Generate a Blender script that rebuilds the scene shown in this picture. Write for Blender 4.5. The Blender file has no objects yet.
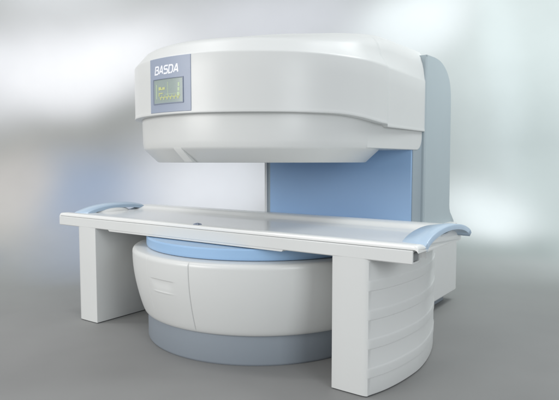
import bpy, bmesh, math, random
from math import sin, cos, pi, radians, sqrt, atan2
from mathutils import Vector, Matrix
random.seed(4)
S = bpy.context.scene
COL = S.collection

# ------------------------------------------------------------------ helpers
def smooth(a, b, x):
    t = min(1, max(0, (x-a)/(b-a))); return t*t*(3-2*t)
def lerp(a, b, t): return a+(b-a)*t

def empty(name, loc, label, cat):
    o = bpy.data.objects.new(name, None); COL.objects.link(o)
    o.location = loc; o['label'] = label; o['category'] = cat
    o.empty_display_size = .1
    return o

def link(name, bm, mat, parent=None, ang=35, flat=False):
    bmesh.ops.recalc_face_normals(bm, faces=bm.faces[:])
    me = bpy.data.meshes.new(name); bm.to_mesh(me); bm.free()
    if not flat:
        me.shade_smooth(); me.set_sharp_from_angle(angle=radians(ang))
    me.materials.append(mat)
    o = bpy.data.objects.new(name, me); COL.objects.link(o)
    if name in ('column', 'neck_cover', 'rear_housing', 'column_front_edge', 'rear_panel', 'rear_plinth'):
        wn = o.modifiers.new('wn', 'WEIGHTED_NORMAL'); wn.keep_sharp = True; wn.weight = 100
    if parent:
        o.parent = parent
        r = parent
        off = Vector((0, 0, 0))
        while r: off += r.location; r = r.parent
        # meshes are written in world coordinates; bring them under the parent
        me.transform(Matrix.Translation(-off))
    return o

def loft(loops, close_loop=True, cap0=False, cap1=False, bm=None):
    bm = bm or bmesh.new()
    rows = [[bm.verts.new(p) for p in L] for L in loops]
    n = len(rows[0])
    for a, b in zip(rows, rows[1:]):
        for i in range(n if close_loop else n-1):
            j = (i+1) % n
            try: bm.faces.new((a[i], a[j], b[j], b[i]))
            except ValueError: pass
    if cap0: bm.faces.new(rows[0][::-1])
    if cap1: bm.faces.new(rows[-1])
    return bm

def box(bm, x0, x1, y0, y1, z0, z1, bev=0, seg=3):
    vs = [bm.verts.new((x, y, z)) for z in (z0, z1) for y in (y0, y1) for x in (x0, x1)]
    fs = [bm.faces.new([vs[i] for i in q]) for q in
          ((0, 2, 3, 1), (4, 5, 7, 6), (0, 1, 5, 4), (2, 6, 7, 3), (0, 4, 6, 2), (1, 3, 7, 5))]
    if bev:
        es = list({e for f in fs for e in f.edges})
        bmesh.ops.bevel(bm, geom=es, offset=bev, segments=seg, profile=.5, affect='EDGES')
    return bm

def ring(cx, cy, R, z, n=192, a0=0, a1=2*pi, full=True):
    m = n if full else n-1
    return [(cx+R*cos(a0+(a1-a0)*i/m), cy+R*sin(a0+(a1-a0)*i/m), z) for i in range(n)]

# ------------------------------------------------------------------ materials
def newmat(name):
    m = bpy.data.materials.new(name); m.use_nodes = True
    nt = m.node_tree; b = nt.nodes['Principled BSDF']
    return m, nt, b

def painted(name, col, rough=.35, var=.03, bump=.015, bscale=900, spec=.5, coat=0., wear=.04):
    """Painted plastic: a faint tone drift, faint roughness smears and a fine orange-peel bump."""
    m, nt, b = newmat(name); N = nt.nodes; L = nt.links
    tc = N.new('ShaderNodeTexCoord')
    n1 = N.new('ShaderNodeTexNoise'); n1.inputs['Scale'].default_value = 2.3; n1.inputs['Detail'].default_value = 5
    n2 = N.new('ShaderNodeTexNoise'); n2.inputs['Scale'].default_value = 14; n2.inputs['Detail'].default_value = 6
    n3 = N.new('ShaderNodeTexNoise'); n3.inputs['Scale'].default_value = bscale; n3.inputs['Detail'].default_value = 2
    for n in (n1, n2, n3): L.new(tc.outputs['Object'], n.inputs['Vector'])
    mx = N.new('ShaderNodeMix'); mx.data_type = 'RGBA'
    mx.inputs[6].default_value = (*[c*(1-var) for c in col], 1)
    mx.inputs[7].default_value = (*[min(1, c*(1+var)) for c in col], 1)
    L.new(n1.outputs['Fac'], mx.inputs[0]); L.new(mx.outputs[2], b.inputs['Base Color'])
    mr = N.new('ShaderNodeMapRange'); mr.inputs[3].default_value = rough-wear; mr.inputs[4].default_value = rough+wear
    L.new(n2.outputs['Fac'], mr.inputs[0]); L.new(mr.outputs[0], b.inputs['Roughness'])
    bp = N.new('ShaderNodeBump'); bp.inputs['Strength'].default_value = bump; bp.inputs['Distance'].default_value = .01
    L.new(n3.outputs['Fac'], bp.inputs['Height']); L.new(bp.outputs[0], b.inputs['Normal'])
    b.inputs['Specular IOR Level'].default_value = spec
    b.inputs['Coat Weight'].default_value = coat
    b.inputs['Coat Roughness'].default_value = .08
    return m

WHITE = painted('white_plastic', (.655, .665, .655), .38)
DRUM = painted('drum_plastic', (.655, .665, .655), .34)
TABLE = painted('table_laminate', (.80, .805, .79), .34, coat=.5, bump=.004, wear=.03)
RAIL = painted('rail_enamel', (.67, .68, .67), .33)
BLUE = painted('blue_panel_paint', (.32, .49, .73), .40)
PALEBLUE = painted('pale_blue_plastic', (.31, .48, .70), .30)
HANDLE = painted('handle_blue_plastic', (.42, .54, .67), .32, coat=.3)
PLINTH = painted('plinth_grey_paint', (.26, .295, .335), .45)
STEEL = painted('column_blue_grey', (.42, .49, .52), .36)
STEELD = painted('column_edge_grey', (.33, .39, .43), .42)
PANEL = painted('sign_blue_grey', (.315, .36, .455), .42)
DARK = painted('contact_shade', (.05, .055, .06), .6)
SHADOWGAP = painted('seam_grey', (.22, .23, .235), .6)
LETTER = painted('letter_white', (.85, .86, .90), .4, var=.01)
LCD = painted('lcd_glass', (.31, .37, .35), .28, var=.08, bump=0)
BEZEL = painted('bezel_grey', (.22, .255, .33), .4)
def glow(name, col, st):
    m, nt, b = newmat(name)
    b.inputs['Base Color'].default_value = (*col, 1)
    b.inputs['Emission Color'].default_value = (*col, 1); b.inputs['Emission Strength'].default_value = st
    b.inputs['Roughness'].default_value = .5
    return m
LCDY = glow('lcd_yellow', (.50, .53, .24), .07)
LCDG = glow('lcd_green', (.44, .54, .36), .10)

# ------------------------------------------------------------------ camera
F = 550.; PITCH = math.atan(39/F); YAW = math.atan(394.5*cos(PITCH)/F)
cam = bpy.data.cameras.new('camera'); co = bpy.data.objects.new('camera', cam); COL.objects.link(co)
co.location = (0, 0, 1); co.rotation_euler = (pi/2-PITCH, 0, YAW)
cam.sensor_width = 36; cam.lens = 36*F/559; cam.clip_end = 200; cam.clip_start = .05
S.camera = co
FWD = Vector((-sin(YAW), cos(YAW), 0)); RGT = Vector((cos(YAW), sin(YAW), 0))

# ------------------------------------------------------------------ setting: floor and backdrop, the blurred room's glow and shade painted into its colour
# both carry a UV in metres (u across, s along the floor and then up the sweep)
D0, RC, DW = 4.35, 1.15, 5.5
def sweep_point(s):
    if s <= D0: return s, 0.
    a = (s-D0)/RC
    if a < pi/2: return D0+RC*sin(a), RC*(1-cos(a))
    return DW, RC+(s-D0-RC*pi/2)
def sheet(name, s_list, u_list, mat):
    bm = bmesh.new(); uv = bm.loops.layers.uv.new('metres'); rows = []
    for s in s_list:
        d, z = sweep_point(s)
        rows.append([(bm.verts.new(FWD*d+RGT*u+Vector((0, 0, z))), u, s) for u in u_list])
    for a, b in zip(rows, rows[1:]):
        for i in range(len(u_list)-1):
            q = (a[i], a[i+1], b[i+1], b[i])
            f = bm.faces.new([v[0] for v in q])
            for l, v in zip(f.loops, q): l[uv].uv = (v[1], v[2])
    me = bpy.data.meshes.new(name); bm.to_mesh(me); bm.free(); me.shade_smooth(); me.materials.append(mat)
    o = bpy.data.objects.new(name, me); COL.objects.link(o); o['kind'] = 'structure'
    return o

def wall_uv(px, py):           # where a spot of the backdrop sits, metres
    k = DW/F
    z = 1-(py-161)*k
    return (px-279.5)*k, (D0+RC*pi/2+(z-RC))
def mural(name, base, blobs, rough, grain):
    m, nt, b = newmat(name); N = nt.nodes; L = nt.links
    uv = N.new('ShaderNodeUVMap'); uv.uv_map = 'metres'
    wob = N.new('ShaderNodeTexNoise'); wob.inputs['Scale'].default_value = .9; wob.inputs['Detail'].default_value = 1
    L.new(uv.outputs[0], wob.inputs['Vector'])
    off = N.new('ShaderNodeVectorMath'); off.operation = 'MULTIPLY_ADD'
    off.inputs[1].default_value = (.35, .35, 0); off.inputs[2].default_value = (-.175, -.175, 0)
    L.new(wob.outputs['Color'], off.inputs[0])
    add = N.new('ShaderNodeVectorMath'); add.operation = 'ADD'
    L.new(uv.outputs[0], add.inputs[0]); L.new(off.outputs[0], add.inputs[1])
    # plain grey vinyl in front, a little lighter towards the sweep
    n0 = N.new('ShaderNodeTexNoise'); n0.inputs['Scale'].default_value = .8; n0.inputs['Detail'].default_value = 3
    L.new(uv.outputs[0], n0.inputs['Vector'])
    cr = N.new('ShaderNodeValToRGB'); cr.color_ramp.elements[0].position = .3; cr.color_ramp.elements[1].position = .7
    cr.color_ramp.elements[0].color = (*sr(129, 129, 128), 1); cr.color_ramp.elements[1].color = (*sr(143, 143, 142), 1)
    L.new(n0.outputs['Fac'], cr.inputs[0])
    sp = N.new('ShaderNodeSeparateXYZ'); L.new(uv.outputs[0], sp.inputs[0])
    m0 = N.new('ShaderNodeMix'); m0.data_type = 'RGBA'; m0.inputs[7].default_value = (*base, 1)
    rr = N.new('ShaderNodeMapRange'); rr.interpolation_type = 'SMOOTHSTEP'; rr.inputs[1].default_value = 2.6; rr.inputs[2].default_value = D0+.8
    L.new(sp.outputs[1], rr.inputs[0]); L.new(rr.outputs[0], m0.inputs[0]); L.new(cr.outputs[0], m0.inputs[6])
    prev = m0.outputs[2]
    for (u, s, su, sv, rot, col, st) in blobs:
        mp = N.new('ShaderNodeMapping'); mp.vector_type = 'TEXTURE'
        mp.inputs['Location'].default_value = (u, s, 0); mp.inputs['Rotation'].default_value = (0, 0, radians(rot))
        mp.inputs['Scale'].default_value = (su, sv, 1)
        L.new(add.outputs[0], mp.inputs['Vector'])
        g = N.new('ShaderNodeTexGradient'); g.gradient_type = 'SPHERICAL'; L.new(mp.outputs[0], g.inputs[0])
        r = N.new('ShaderNodeMapRange'); r.interpolation_type = 'SMOOTHERSTEP'
        r.inputs[4].default_value = st; L.new(g.outputs['Fac'], r.inputs[0])
        mx = N.new('ShaderNodeMix'); mx.data_type = 'RGBA'
        L.new(r.outputs[0], mx.inputs[0])
        if prev: L.new(prev, mx.inputs[6])
        else: mx.inputs[6].default_value = (*base, 1)
        mx.inputs[7].default_value = (*col, 1); prev = mx.outputs[2]
    n = N.new('ShaderNodeTexNoise'); n.inputs['Scale'].default_value = grain; n.inputs['Detail'].default_value = 5
    L.new(uv.outputs[0], n.inputs['Vector'])
    mr = N.new('ShaderNodeMapRange'); mr.inputs[3].default_value = .96; mr.inputs[4].default_value = 1.04
    L.new(n.outputs['Fac'], mr.inputs[0])
    mul = N.new('ShaderNodeMix'); mul.data_type = 'RGBA'; mul.blend_type = 'MULTIPLY'; mul.inputs[0].default_value = 1
    L.new(prev, mul.inputs[6]); L.new(mr.outputs[0], mul.inputs[7])
    L.new(mul.outputs[2], b.inputs['Base Color'])
    b.inputs['Roughness'].default_value = rough; b.inputs['Specular IOR Level'].default_value = .25
    return m
def sr(r, g, b):
    return tuple(((c/255+.055)/1.055)**2.4 if c > 10 else c/3300 for c in (r, g, b))
K = DW/F
def blob(px, py, sx, sy, rot, rgb, st=1.):
    u, s = wall_uv(px, py); return (u, s, sx*K, sy*K, rot, sr(*rgb), st)
BLOBS = [
    # (px, py, half width, half height, turn, colour)
    blob(590, 100, 330, 300, 0, (216, 225, 224)),
    blob(280, 30, 190, 80, 0, (196, 197, 202), .9),
    blob(30, 200, 230, 110, 0, (180, 178, 174), .9),
    blob(40, 72, 300, 85, 10, (220, 221, 224), .95),
    blob(90, 75, 160, 60, 12, (240, 240, 242), .75),  # white glow of the blurred room, painted into the colour
    blob(60, 0, 120, 50, 0, (196, 198, 200), .8),
    blob(105, 190, 125, 68, 0, (148, 163, 186), .95),
    blob(110, 240, 110, 110, 0, (150, 160, 176), .8),
    blob(-5, 285, 60, 60, 0, (120, 134, 152), .5),
    blob(500, 255, 200, 30, 0, (150, 160, 158), .6),
    blob(20, 190, 60, 60, 0, (190, 186, 182), .7),
    blob(215, 185, 135, 105, 0, (222, 224, 229), 1),
    blob(412, 25, 110, 60, 28, (230, 235, 236), .8),
    blob(480, 215, 90, 60, 0, (240, 246, 246), .9),
    blob(540, 150, 40, 260, 4, (198, 208, 206), .45),
    blob(500, 60, 34, 220, 8, (220, 230, 230), .35),
]
mur = mural('blurred_room_glow', sr(150, 152, 150), BLOBS, .6, 3)
def frange(a, b, n): return [a+(b-a)*i/n for i in range(n+1)]
us = frange(-12, 12, 12)
sheet('floor', [-4, 0, 2, D0], us, mur)
sheet('backdrop', [D0]+[D0+RC*pi/2*i/24 for i in range(1, 25)]+[D0+RC*pi/2+4.5], us, mur)

# ------------------------------------------------------------------ the scanner
CX, CY = -2.0, 2.62
scanner = empty('open_scanner', (CX, CY, 0), 'large white open medical scanner with round drums above and below, blue rear panel', 'medical scanner')

def u_outline(R, hwr, hwl, yb, narc=96, nside=24, ys=0.):
    """round at the front (-Y), straight sides running back to y = yb (relative to CY)"""
    pts = []
    for i in range(nside): 
        t = i/nside; pts.append((lerp(-hwl, -R, smooth(0, 1, t)), lerp(yb, 0, t)))
    for i in range(narc+1):
        a = pi+pi*i/narc; pts.append((R*cos(a), R*sin(a)))
    for i in range(1, nside+1):
        t = i/nside; pts.append((lerp(R, hwr, smooth(0, 1, t)), lerp(0, yb, t)))
    return pts
# --- upper shell
YB = .83
STEP = .17
def shell_loop(ins, z, rear=1., zr=None):
    out = []
    for x, y in u_outline(.73-ins, .71-ins*rear, .71-ins*rear, YB, 120, 40):
        out.append((x, y))
    res = []
    for x, y in out:
        k = smooth(STEP-.006, STEP+.006, y)         # the side cover starts with a small step
        x2 = x - (.010*k if x > 0 else -.010*k)
        zz = z if zr is None else lerp(z, zr, smooth(-.50, .42, y))
        res.append((CX+x2, CY+y, zz))
    return res
def rim(z0, dz):       # lower rim: drops towards the side cover
    def fn(L): return [(x, y, z0 - .028*smooth(2.3, CY+STEP-.01, y) - .014*smooth(CY+STEP-.006, CY+STEP+.006, y)+dz) for x, y, _ in L]
    return fn
r0 = rim(1.228, 0)
loops = [
    r0(shell_loop(.075, 0)), r0(shell_loop(.002, 0)), rim(1.228, .001)(shell_loop(-.001, 0)), rim(1.229, .004)(shell_loop(-.0022, 0)), rim(1.229, .012)(shell_loop(-.0008, 0)), rim(1.229, .022)(shell_loop(0, 0)),
    [(x, y, 1.30) for x, y, _ in shell_loop(0, 0)],
    [(x, y, 1.42) for x, y, _ in shell_loop(0, 0)],
    shell_loop(0, 1.500, 1, 1.500), shell_loop(.002, 1.507, 1, 1.510), shell_loop(.007, 1.512, .6, 1.520),
    shell_loop(.048, 1.560, .22, 1.575), shell_loop(.058, 1.571, .32, 1.615), shell_loop(.072, 1.580, .45, 1.655),
    shell_loop(.10, 1.591, .6, 1.697), shell_loop(.15, 1.602, .75, 1.722), shell_loop(.25, 1.622, .9, 1.738),
    shell_loop(.40, 1.650, .95, 1.745), shell_loop(.60, 1.680, 1, 1.748), shell_loop(.70, 1.690, 1, 1.748)]
bm = loft(loops, close_loop=True)
top = [v for v in bm.verts][-len(loops[-1]):]
bm.faces.new(top)
link('upper_shell', bm, WHITE, scanner, 30)

# --- upper drum (pole cover)
prof = [(.30, .992), (.60, .992), (.606, .9925), (.6115, .995), (.676, 1.056), (.6825, 1.062), (.686, 1.070), (.690, 1.10), (.692, 1.20), (.692, 1.24), (.3, 1.24)]
bm = loft([ring(CX, CY, r, z, 256) for r, z in prof], cap0=True)
drum = link('upper_drum', bm, DRUM, scanner, 28)
# added plate, tilted to catch light where the sloping edge shows a reflection
def plate_on_cone(a0, a1, n=8):
    bm = bmesh.new()
    F_ = ((.6862, 1.0660), (.6835, 1.056), (.670, 1.034), (.655, 1.012), (.643, .9955))
    B_ = ((.600, .9945), (.63, 1.03), (.66, 1.066))
    rows = []
    for k, (r, z) in enumerate(F_+B_):
        sh = lerp(0, .055, min(1, (1.066-z)/.07))
        rows.append([(CX+r*cos(lerp(a0, a1, i/n)+sh), CY+r*sin(lerp(a0, a1, i/n)+sh), z) for i in range(n+1)])
    cols = list(map(list, zip(*rows)))
    return loft(cols, close_loop=True, cap0=True, cap1=True, bm=bm)
link('glint_plate', plate_on_cone(radians(-93), radians(-88.5)), WHITE, drum, 30)

# --- neck joining the drum to the column
bm = bmesh.new(); box(bm, -2.44, -1.3095, 2.62, 3.39, 1.068, 1.26, 0)
es = [e for e in bm.edges if all(abs(v.co.z-1.068) < 1e-4 and abs(v.co.y-3.39) < 1e-4 for v in e.verts)]
bmesh.ops.bevel(bm, geom=es, offset=.085, segments=10, profile=.5, affect='EDGES')
es = [e for e in bm.edges if e.is_boundary is False and e.calc_face_angle(0) > .8]
bmesh.ops.bevel(bm, geom=es, offset=.006, segments=2, profile=.5, affect='EDGES')
link('neck_cover', bm, DRUM, scanner, 30)

# --- column: rounded at the top rear, flared at the foot
def column_profile(y0, top, yb, r, foot=True, n=16):
    p = [(y0, .30), (y0, top), (3.52, top+.0035), (3.585, top+.002), (3.64, top-.004), (3.69, top-.0155), (3.735, top-.032), (3.775, top-.053), (3.81, top-.079),
         (3.84, top-.112), (3.860, top-.150), (3.872, top-.20), (3.877, top-.26)]
    for _ in range(3):                       # round the corner off evenly
        q = [p[0], p[1]]
        for a_, b_ in zip(p[1:], p[2:]):
            q += [(a_[0]*.75+b_[0]*.25, a_[1]*.75+b_[1]*.25), (a_[0]*.25+b_[0]*.75, a_[1]*.25+b_[1]*.75)]
        p = q+[p[-1]]
    p += [(3.877, .68), (3.882, .655), (3.90, .625), (3.94, .592), (3.99, .567), (4.01, .560), (4.01, .30)]
    return p
def extrude_x(bm, prof, x0, x1, bev, seg=4):
    a = [bm.verts.new((x0, y, z)) for y, z in prof]; b = [bm.verts.new((x1, y, z)) for y, z in prof]
    n = len(prof)
    for i in range(n): bm.faces.new((a[i], a[(i+1) % n], b[(i+1) % n], b[i]))
    fa = bm.faces.new(a[::-1]); fb = bm.faces.new(b)
    if bev:
        es = list(set(fa.edges) | set(fb.edges))
        bmesh.ops.bevel(bm, geom=es, offset=bev, segments=seg, profile=.5, affect='EDGES')
bm = bmesh.new(); extrude_x(bm, column_profile(3.40, 1.668, 3.86, .44), -2.44, -1.292, .014)
column = link('column', bm, STEEL, scanner, 30)
bm = bmesh.new(); box(bm, -2.435, -1.313, 3.255, 3.41, .32, 1.24, .004, 2)
link('column_front_edge', bm, STEELD, scanner, 30)
bm = bmesh.new(); box(bm, -2.402, -1.319, 3.238, 3.262, .45, 1.2, .003, 2)
link('rear_panel', bm, BLUE, scanner, 30)
bm = bmesh.new(); box(bm, -2.458, -2.4355, 3.245, 3.30, .45, 1.2, .003, 2)
link('edge_trim', bm, WHITE, scanner, 30)

# --- lower drum, with its recessed grip and seams, one closed surface
def zprof(n=60):
    # (radius, height) from the underside up
    p = [(.60, .150), (.672, .150), (.684, .151), (.692, .155), (.698, .162), (.703, .174)]
    for i in range(1, 41):
        t = i/40; z = lerp(.174, .485, t)
        p.append((.703+.057*sin(t*pi/2)**.9, z))
    p += [(.7602, .492), (.7590, .500), (.7550, .5075), (.7490, .5125), (.741, .515), (.70, .5165), (.60, .517)]
    return p
angs = []
A_SEAM = radians(-80.8); A_SEAM0 = radians(-104.5)
a = 0
fine = sorted([A_SEAM, A_SEAM0])
vals = [radians(-270+360*i/360) for i in range(360)]
for s0 in fine:
    vals += [s0+radians(d) for d in (-.30, -.18, -.08, 0, .08, .18, .30)]
vals += [radians(-101.6+i*.25) for i in range(54)]
vals = sorted(set(round(v, 6) for v in vals))
vals = [v for i, v in enumerate(vals) if i == 0 or v-vals[i-1] > 4e-4]
P = zprof()
# finer rows around the grip
ext = []
for (r1, z1), (r2, z2) in zip(P, P[1:]):
    ext.append((r1, z1))
    if .31 < z1 < .43:
        for k in range(1, 4): ext.append((lerp(r1, r2, k/4), lerp(z1, z2, k/4)))
ext.append(P[-1])
def body_r(a, r, z):
    if .17 < z < .51 and r > .7:
        d = abs(a-A_SEAM); r -= .005*math.exp(-(d/radians(.14))**2)
        d = abs(a-A_SEAM0); r -= .0012*math.exp(-(d/radians(.22))**2)
        g0, g1 = radians(-101.2), radians(-88.8)
        m = smooth(g0-.03, g0+.06, a)*(1-smooth(g1-.06, g1+.03, a))
        # overhanging brow above, scoop, then a small lip
        scoop = smooth(.336, .352, z)*(1-smooth(.402, .406, z))
        depth = lerp(.0005, .0075, smooth(.345, .402, z))
        r -= m*scoop*depth
        r += m*.002*math.exp(-((z-.340)/.004)**2)
    return r
bm = loft([[(CX+body_r(a, r, z)*cos(a), CY+body_r(a, r, z)*sin(a), z) for a in vals] for r, z in ext], cap0=True, cap1=True)
body = link('lower_drum', bm, DRUM, scanner, 40)

# --- rear housing behind the drum, blue pole disc, plinth
bm = bmesh.new(); box(bm, -2.75, -1.243, 2.95, 3.93, .072, .565, .012, 4)
link('rear_housing', bm, WHITE, scanner, 30)
pr = [(.60, .514), (.672, .5182), (.678, .522), (.681, .529), (.682, .540), (.682, .569), (.676, .577), (.4, .579)]
bm = loft([ring(CX, CY, r, z, 256) for r, z in pr], cap0=True, cap1=True)
link('pole_disc', bm, PALEBLUE, scanner, 30)
PY = 2.60
pr = [(.655, 0), (.659, .004), (.662, .012), (.662, .153), (.50, .153)]
def plinth_loop(R, z):
    return [(CX+x, PY+y, z) for x, y in u_outline(R, R-.0, R, 1.15, 160, 8)]
ll = [plinth_loop(r, z if z < .1 else .060) for r, z in pr[:3]]
bm = loft([ring(CX, PY, r, z, 256) for r, z in pr], cap0=True, cap1=True)
bm.verts.ensure_lookup_table()
plinth = link('plinth', bm, PLINTH, scanner, 30)
bm = bmesh.new(); box(bm, -2.66, -1.31, 2.95, 3.86, .001, .075, .006, 2)
link('rear_plinth', bm, PLINTH, scanner, 30)

# --- control panel on the upper shell
def cyl(a, z, r): return (CX+r*cos(a), CY+r*sin(a), z)
PA0, PA1 = radians(-102.9), radians(-80.1)
def curved_plate(a0, a1, z0, z1, r0, r1, n=20, bev=.002):
    """plate bent to the shell: back radius r0, face radius r1"""
    bm = bmesh.new()
    db = bev/.73
    rows = []
    for (aa0, aa1, zz0, zz1, r) in ((a0, a1, z0, z1, r0), (a0, a1, z0, z1, r1-bev), (a0+db, a1-db, z0+bev, z1-bev, r1)):
        L = [cyl(lerp(aa0, aa1, i/n), zz0, r) for i in range(n+1)]
        L += [cyl(lerp(aa0, aa1, 1), lerp(zz0, zz1, k/6), r) for k in range(1, 6)]
        L += [cyl(lerp(aa1, aa0, i/n), zz1, r) for i in range(n+1)]
        L += [cyl(aa0, lerp(zz1, zz0, k/6), r) for k in range(1, 6)]
        rows.append(L)
    loft(rows, bm=bm)
    # front face as a grid strip
    vs0 = [bm.verts.new(cyl(lerp(a0+db, a1-db, i/n), z0+bev, r1)) for i in range(n+1)]
    vs1 = [bm.verts.new(cyl(lerp(a0+db, a1-db, i/n), z1-bev, r1)) for i in range(n+1)]
    for i in range(n): bm.faces.new((vs0[i], vs0[i+1], vs1[i+1], vs1[i]))
    bmesh.ops.remove_doubles(bm, verts=bm.verts[:], dist=1e-5)
    return bm
panel = link('control_panel', curved_plate(PA0, PA1, 1.2385, 1.5045, .722, .7335), PANEL, scanner, 30)
# screen: frame with a raised lip and sunken glass
SA0, SA1, SZ0, SZ1 = radians(-100.1), radians(-83.6), 1.282, 1.401
def frame(a0, a1, z0, z1, w, r0, r1):
    bm = bmesh.new(); n = 16; dw = w/.73
    def loop(aa0, aa1, zz0, zz1, r):
        L = [cyl(lerp(aa0, aa1, i/n), zz0, r) for i in range(n+1)]
        L += [cyl(aa1, lerp(zz0, zz1, k/4), r) for k in range(1, 4)]
        L += [cyl(lerp(aa1, aa0, i/n), zz1, r) for i in range(n+1)]
        L += [cyl(aa0, lerp(zz1, zz0, k/4), r) for k in range(1, 4)]
        return L
    c = lambda e, r: loop(a0+e/.73, a1-e/.73, z0+e, z1-e, r)
    loft([c(0, r0), c(.001, r1), c(w*.6, r1), c(w, r0)], bm=bm)
    return bm
screen = link('display_screen', curved_plate(SA0, SA1, SZ0, SZ1, .7300, .7345), LCD, panel, 30)
link('bezel', frame(SA0-.004, SA1+.004, SZ0-.003, SZ1+.003, .0065, .7330, .7375), BEZEL, screen, 30)
def patch(bm, u0, u1, v0, v1, r=.7353):
    n = 3
    A = [bm.verts.new(cyl(lerp(SA0, SA1, lerp(u0, u1, i/n)), lerp(SZ0, SZ1, v0), r)) for i in range(n+1)]
    B = [bm.verts.new(cyl(lerp(SA0, SA1, lerp(u0, u1, i/n)), lerp(SZ0, SZ1, v1), r)) for i in range(n+1)]
    for i in range(n): bm.faces.new((A[i], A[i+1], B[i+1], B[i]))
bm = bmesh.new()
for q in ((.20, .43, .56, .60), (.22, .30, .60, .68), (.34, .43, .60, .66), (.20, .24, .55, .68),
          (.20, .36, .40, .44), (.20, .235, .30, .40), (.23, .90, .235, .265)):
    patch(bm, *q)
for k in range(6):
    u = .26+k*.115; patch(bm, u, u+.035, .15, .25); patch(bm, u+.05, u+.075, .27, .33)
nY = len(bm.faces)
for q in ((.52, .535, .30, .86), (.82, .90, .28, .42), (.84, .90, .46, .60), (.85, .90, .64, .80), (.10, .13, .2, .8), (.44, .80, .36, .375)):
    patch(bm, *q, r=.7350)
for i_, f_ in enumerate(bm.faces): f_.material_index = 0 if i_ < nY else 1
ro = link('readout', bm, LCDY, screen, flat=True); ro.data.materials.append(LCDG)
# lettering bent onto the panel: wide squared capitals drawn as strokes
TA0, TA1 = radians(-99.2), radians(-85.4)
def arcp(cx, cy, rx, ry, d0, d1, n=6): return [(cx+rx*cos(radians(lerp(d0, d1, i/n))), cy+ry*sin(radians(lerp(d0, d1, i/n)))) for i in range(n+1)]
GL = {   # each glyph in a box 1 wide, 1.0 tall
 'B': [[(.03, 1.08), (.03, -.08)], [(.02, 1), (.75, 1)]+arcp(.75, .78, .22, .22, 90, -90)+[(.30, .54)], [(.30, .54), (.78, .54)]+arcp(.78, .27, .24, .27, 90, -90)+[(.02, 0), (.02, .34)]],
 'A': [[(0, 0), (.50, 1), (.62, 1), (1.0, 0)], [(.24, .30), (.88, .30)]],
 'S': [[(.98, 1), (.25, 1)]+arcp(.25, .77, .23, .23, 90, 270)+[(.75, .54)]+arcp(.75, .27, .24, .27, 90, -90)+[(0, 0)]],
 'D': [[(.55, 0), (.04, 0), (.04, 1), (.62, 1)]+arcp(.62, .66, .36, .34, 90, 0)+arcp(.62, .34, .36, .34, 0, -90)],
}
def stroke(bm, pts, w, x0, wx, z0, h, shear=.16, r0=.7334, r1=.7342):
    P_ = [Vector((x*wx, y*h)) for x, y in pts]
    Q = [P_[0]]
    for p in P_[1:]:
        if (p-Q[-1]).length > 1e-4: Q.append(p)
    side = []
    for i, p in enumerate(Q):
        d0 = (p-Q[i-1]).normalized() if i else (Q[1]-p).normalized()
        d1 = (Q[i+1]-p).normalized() if i < len(Q)-1 else d0
        t = (d0+d1).normalized(); nrm = Vector((-t.y, t.x)); k = w/2/max(.45, nrm.dot(Vector((-d0.y, d0.x))))
        side.append((p+nrm*k, p-nrm*k))
    def put(q, r):
        x = x0+q.x+q.y*shear
        return bm.verts.new(cyl(TA0+x/.7334, z0+q.y, r))
    V = [[put(a_, r0), put(a_, r1), put(b_, r1), put(b_, r0)] for a_, b_ in side]
    for A_, B_ in zip(V, V[1:]):
        for k in range(4): bm.faces.new((A_[k], A_[(k+1) % 4], B_[(k+1) % 4], B_[k]))
    bm.faces.new(V[0]); bm.faces.new(V[-1][::-1])
bm = bmesh.new()
TW = (TA1-TA0)*.7334; adv = TW/5.02
for i, ch in enumerate('BASDA'):
    for pts in GL[ch]: stroke(bm, pts, .0074, i*adv, adv*.78, 1.427, .036)
link('lettering', bm, LETTER, panel, flat=True)

# ------------------------------------------------------------------ the patient table
TX0, TX1 = -3.215, -.800
table = empty('patient_table', (-2.018, 2.45, 0), 'long glossy white patient table on two white slab pedestals with pale blue arched end handles', 'table')
# tabletop: constant section with a shallow dish and a raised rear lip
sec = [(2.052, .6495), (2.0515, .660), (2.053, .6645), (2.058, .667), (2.095, .6675), (2.108, .667), (2.120, .664), (2.132, .6605), (2.15, .6595)]
sec += [(2.15+.40*i/8, .6595-.0*i) for i in range(1, 9)]
sec += [(2.575, .661), (2.60, .666), (2.625, .675), (2.64, .680), (2.66, .6835), (2.70, .6845), (2.745, .6835), (2.757, .680), (2.763, .672), (2.763, .612), (2.755, .606)]
sec += [(2.62, .606), (2.42, .606), (2.20, .606), (2.14, .606), (2.135, .6495)]
bm = bmesh.new()
def zend(x):        # the last hand's breadth of either end thins and rounds down
    e = min(x-TX0, TX1-x); return e
xsn = [TX0, TX0+.002, TX0+.006, TX0+.014, TX0+.03, TX0+.10]+frange(TX0+.15, TX1-.15, 30)+[TX1-.10, TX1-.03, TX1-.014, TX1-.006, TX1-.002, TX1]
L_ = []
for x in xsn:
    e = zend(x); d = .012*(1-min(1, e/.014))**2
    cut = .055*(1-min(1, e/.10))
    L_.append([(x+(cut if x < -2 else -cut)*smooth(2.14, 2.20, y), y, z-(d if z > .64 else 0)) for y, z in sec])
loft(L_, cap0=True, cap1=True, bm=bm)
top = link('tabletop', bm, TABLE, table, 40)
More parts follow.
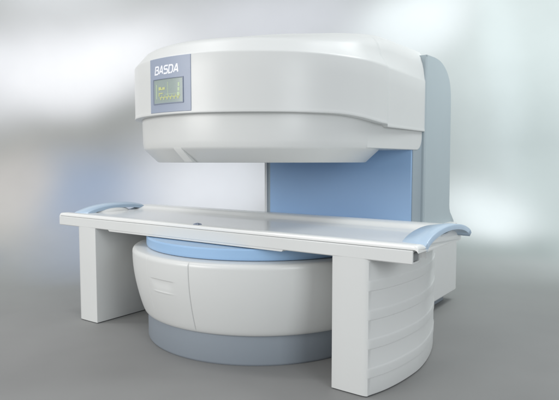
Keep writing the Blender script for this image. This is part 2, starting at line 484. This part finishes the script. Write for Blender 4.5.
# front rail with a hollow end
def tube_rail(x0, x1, y0, y1, z0, z1, t):
    bm = bmesh.new()
    def rect(x, e, r): 
        a, b_, c, d = y0+e, y1-e, z0+e, z1-e
        return [(x, a, c+r), (x, a+r, c), (x, b_-r, c), (x, b_, c+r), (x, b_, d-r), (x, b_-r, d), (x, a+r, d), (x, a, d-r)]
    loft([rect(x0+.05, t, .003), rect(x0, t, .003), rect(x0, 0, .006), rect(x0+.001, 0, .004), rect(x1-.001, 0, .004), rect(x1, .001, .004), rect(x1, t, .003), rect(x1-.05, t, .003)], bm=bm, cap0=True, cap1=True)
    return bm
rail = link('front_rail', tube_rail(TX0, -.822, 2.050, 2.132, .590, .6470, .008), RAIL, table, 40)
bm = bmesh.new(); box(bm, -.87, -.826, 2.062, 2.120, .600, .636, .002, 1); link('rail_socket', bm, SHADOWGAP, rail, 30)
# seam strip between rail and top
bm = bmesh.new(); box(bm, TX0+.004, -.83, 2.0565, 2.13, .646, .6505); link('seam_strip', bm, SHADOWGAP, table, flat=True)
# deeper middle rail
bm = bmesh.new(); box(bm, -2.735, -1.437, 2.0525, 2.70, .5825, .603, 0)
for v in bm.verts:
    if v.co.z < .59: v.co.x += .020*(1 if v.co.x < -2 else -1)
link('middle_rail', bm, RAIL, table, 30)
bm = bmesh.new(); box(bm, TX0+.05, -.90, 2.12, 2.74, .593, .612, .002, 1); link('underside', bm, RAIL, table, 30)

# pedestals: slab, flat towards the scanner, bowed and ribbed on the outside
PX = -2.018
BANDS = [(.081, .121), (.206, .247), (.331, .372), (.456, .497), (.578, .61)]
def pedestal(side):
    """side = +1: the right hand one; its outline is bowed towards +X"""
    bm = bmesh.new()
    outer = [(.992, 2.054), (1.0015, 2.060), (1.008, 2.075)]
    arc = []
    # bowed flank through the measured foot print
    P3 = [(1.003, 2.058), (1.036, 2.164), (1.056, 2.279), (1.066, 2.40), (1.066, 2.50), (1.052, 2.62), (1.03, 2.73), (1.00, 2.84), (.965, 2.94), (.925, 3.02)]
    n = 64
    def cr_(t):
        s = t*(len(P3)-1); i = min(int(s), len(P3)-2); f_ = s-i
        p0 = P3[max(0, i-1)]; p1 = P3[i]; p2 = P3[i+1]; p3 = P3[min(len(P3)-1, i+2)]
        out = []
        for k in (0, 1):
            out.append(.5*(2*p1[k]+(p2[k]-p0[k])*f_+(2*p0[k]-5*p1[k]+4*p2[k]-p3[k])*f_*f_+(-p0[k]+3*p1[k]-3*p2[k]+p3[k])*f_**3))
        return out
    flank = [cr_(i/n) for i in range(n+1)]
    inner_x = .830
    def outline(push):
        pts = [(inner_x, 3.02), (inner_x, 2.9), (inner_x, 2.6), (inner_x, 2.3), (inner_x, 2.056), (inner_x+.0012, 2.0532), (inner_x+.004, 2.052), (.90, 2.0505), (.97, 2.0505), (.985, 2.0512), (.996, 2.0535)]
        for i, (x, y) in enumerate(flank):
            k = smooth(0, .016, i/n)
            pts.append((x+push*k, y))
        return pts
    zs = [(0.005, -.002), (.007, -.0006), (.009, 0)]
    for z0, z1 in BANDS:
        zs += [(z0-.0015, 0), (z0+.0010, .0028), (z0+.005, .0030), (z1-.006, .0030), (z1-.001, .0024), (z1+.002, .0012), (z1+.006, 0)]
    zs = [q for q in zs if q[0] < .592]+[(.5935, .004)]
    rows = []
    for z, push in zs:
        bow = 0
        rows.append([(PX+side*(x), y, z) for x, y in outline(push)])
    loft(rows, cap0=True, cap1=True, bm=bm)
    ped = link('pedestal', bm, WHITE, table, 32)
    fb = bmesh.new()
    loft([[(lerp(x, PX+side*.93, .035), lerp(y, 2.5, .010), z) for x, y, _ in rows[0]] for z in (0, .0065)], cap0=True, cap1=True, bm=fb)
    link('foot', fb, DARK, ped, 30)  # added sole; its dark colour draws the contact shadow line
    return ped
pedestal(1); pedestal(-1)

# arched handles over both ends
def handle(side):
    bm = bmesh.new(); n = 40
    xo = (TX1-.004) if side > 0 else (TX0+.012)
    xi = xo-side*.115
    def arc(x, ya, yb, h, zb, dr=0):
        P_ = []
        for i in range(n+1):
            t = i/n; y = lerp(ya, yb, t)
            P_.append((x, y, zb+h*(4*t*(1-t))**.62-dr))
        return P_
    o = arc(xo, 2.135, 2.765, .062, .645); o2 = arc(xo-side*.003, 2.137, 2.763, .066, .6455)
    m_ = arc(lerp(xo, xi, .35), 2.142, 2.752, .066, .648)
    i_ = arc(xi+side*.003, 2.165, 2.70, .048, .655); i2 = arc(xi, 2.168, 2.698, .044, .654)
    th = .017
    ib = arc(xi, 2.188, 2.678, .040, .640); ob = arc(xo, 2.163, 2.735, .058, .630)
    rows = [o, o2, m_, i_, i2, ib, ob]
    # rows run round the section of the band
    N_ = len(rows)
    V = [[bm.verts.new(p) for p in r] for r in rows]
    for k in range(N_):
        a_, b_ = V[k], V[(k+1) % N_]
        for i in range(n): bm.faces.new((a_[i], a_[i+1], b_[i+1], b_[i]))
    bm.faces.new([V[k][0] for k in range(N_)]); bm.faces.new([V[k][-1] for k in range(N_)][::-1])
    h = link('handle', bm, HANDLE, table, 75)
    # white cushion-like rise under the arch
    bm = bmesh.new()
    cx_ = lerp(xo, xi, .75); rows = []
    for k in range(9):
        f_ = k/8; r = cos(f_*pi/2*.98); z = .655+.034*sin(f_*pi/2)
        rows.append([(cx_+.05*max(r, .02)*cos(q*2*pi/40), 2.39+.135*max(r, .02)*sin(q*2*pi/40), z) for q in range(40)])
    loft(rows, cap0=True, cap1=True, bm=bm)
    link('grip_rise', bm, TABLE, h, 40)
handle(1); handle(-1)

# the small dark four-pointed knob on the front edge
bm = bmesh.new()
kx, ky, kz = -2.015, 2.078, .6675
# arms point along the diagonals
rows = [[(kx+.026*r*(.18+.82*abs(sin(2*t))**3.0)*cos(t), ky+.020*r*(.18+.82*abs(sin(2*t))**3.0)*sin(t), kz+z) for t in [2*pi*i/48 for i in range(48)]] for r, z in ((1, 0), (1, .003), (.8, .006), (.25, .0095))]
loft(rows, cap0=True, cap1=True, bm=bm)
link('catch', bm, BEZEL, table, 40)

# ------------------------------------------------------------------ light
def area(name, loc, target, size, sy, power, col=(1, 1, 1), spread=180):
    l = bpy.data.lights.new(name, 'AREA'); l.shape = 'RECTANGLE'; l.size = size; l.size_y = sy; l.energy = power; l.color = col
    l.spread = radians(spread)
    o = bpy.data.objects.new(name, l); COL.objects.link(o); o.location = loc
    o.rotation_euler = (Vector(target)-Vector(loc)).to_track_quat('-Z', 'Y').to_euler()
    return o
area('key_softbox', (-3.4, -2.2, 2.0), (-2, 2.6, .8), 2.4, 1.8, 120, (1, .985, .96))
area('side_softbox', (2.4, .4, 1.9), (-1.2, 2.8, .7), 1.6, 1.6, 54, (.93, .98, 1))
area('rear_softbox', (-.2, 4.0, 3.3), (-1.8, 3.0, 1.4), 1.0, .8, 20, (.95, 1, 1))
# two strips wash the backdrop
area('backdrop_strip_left', tuple(FWD*3.2-RGT*2.6+Vector((0, 0, 4.6))), tuple(FWD*5.6-RGT*2.4+Vector((0, 0, 1.2))), 3, .5, 66)
area('backdrop_strip_right', tuple(FWD*3.2+RGT*2.8+Vector((0, 0, 4.6))), tuple(FWD*5.6+RGT*2.4+Vector((0, 0, 1.2))), 3, .5, 75, (.96, 1, 1))

w = bpy.data.worlds.new('World'); S.world = w; w.use_nodes = True
bg = w.node_tree.nodes['Background']; bg.inputs[0].default_value = (.93, .96, 1, 1); bg.inputs[1].default_value = .64

S.view_settings.view_transform = 'Standard'; S.view_settings.look = 'None'
S.view_settings.exposure = -0.04; S.view_settings.gamma = 1
S.render.engine = 'CYCLES'
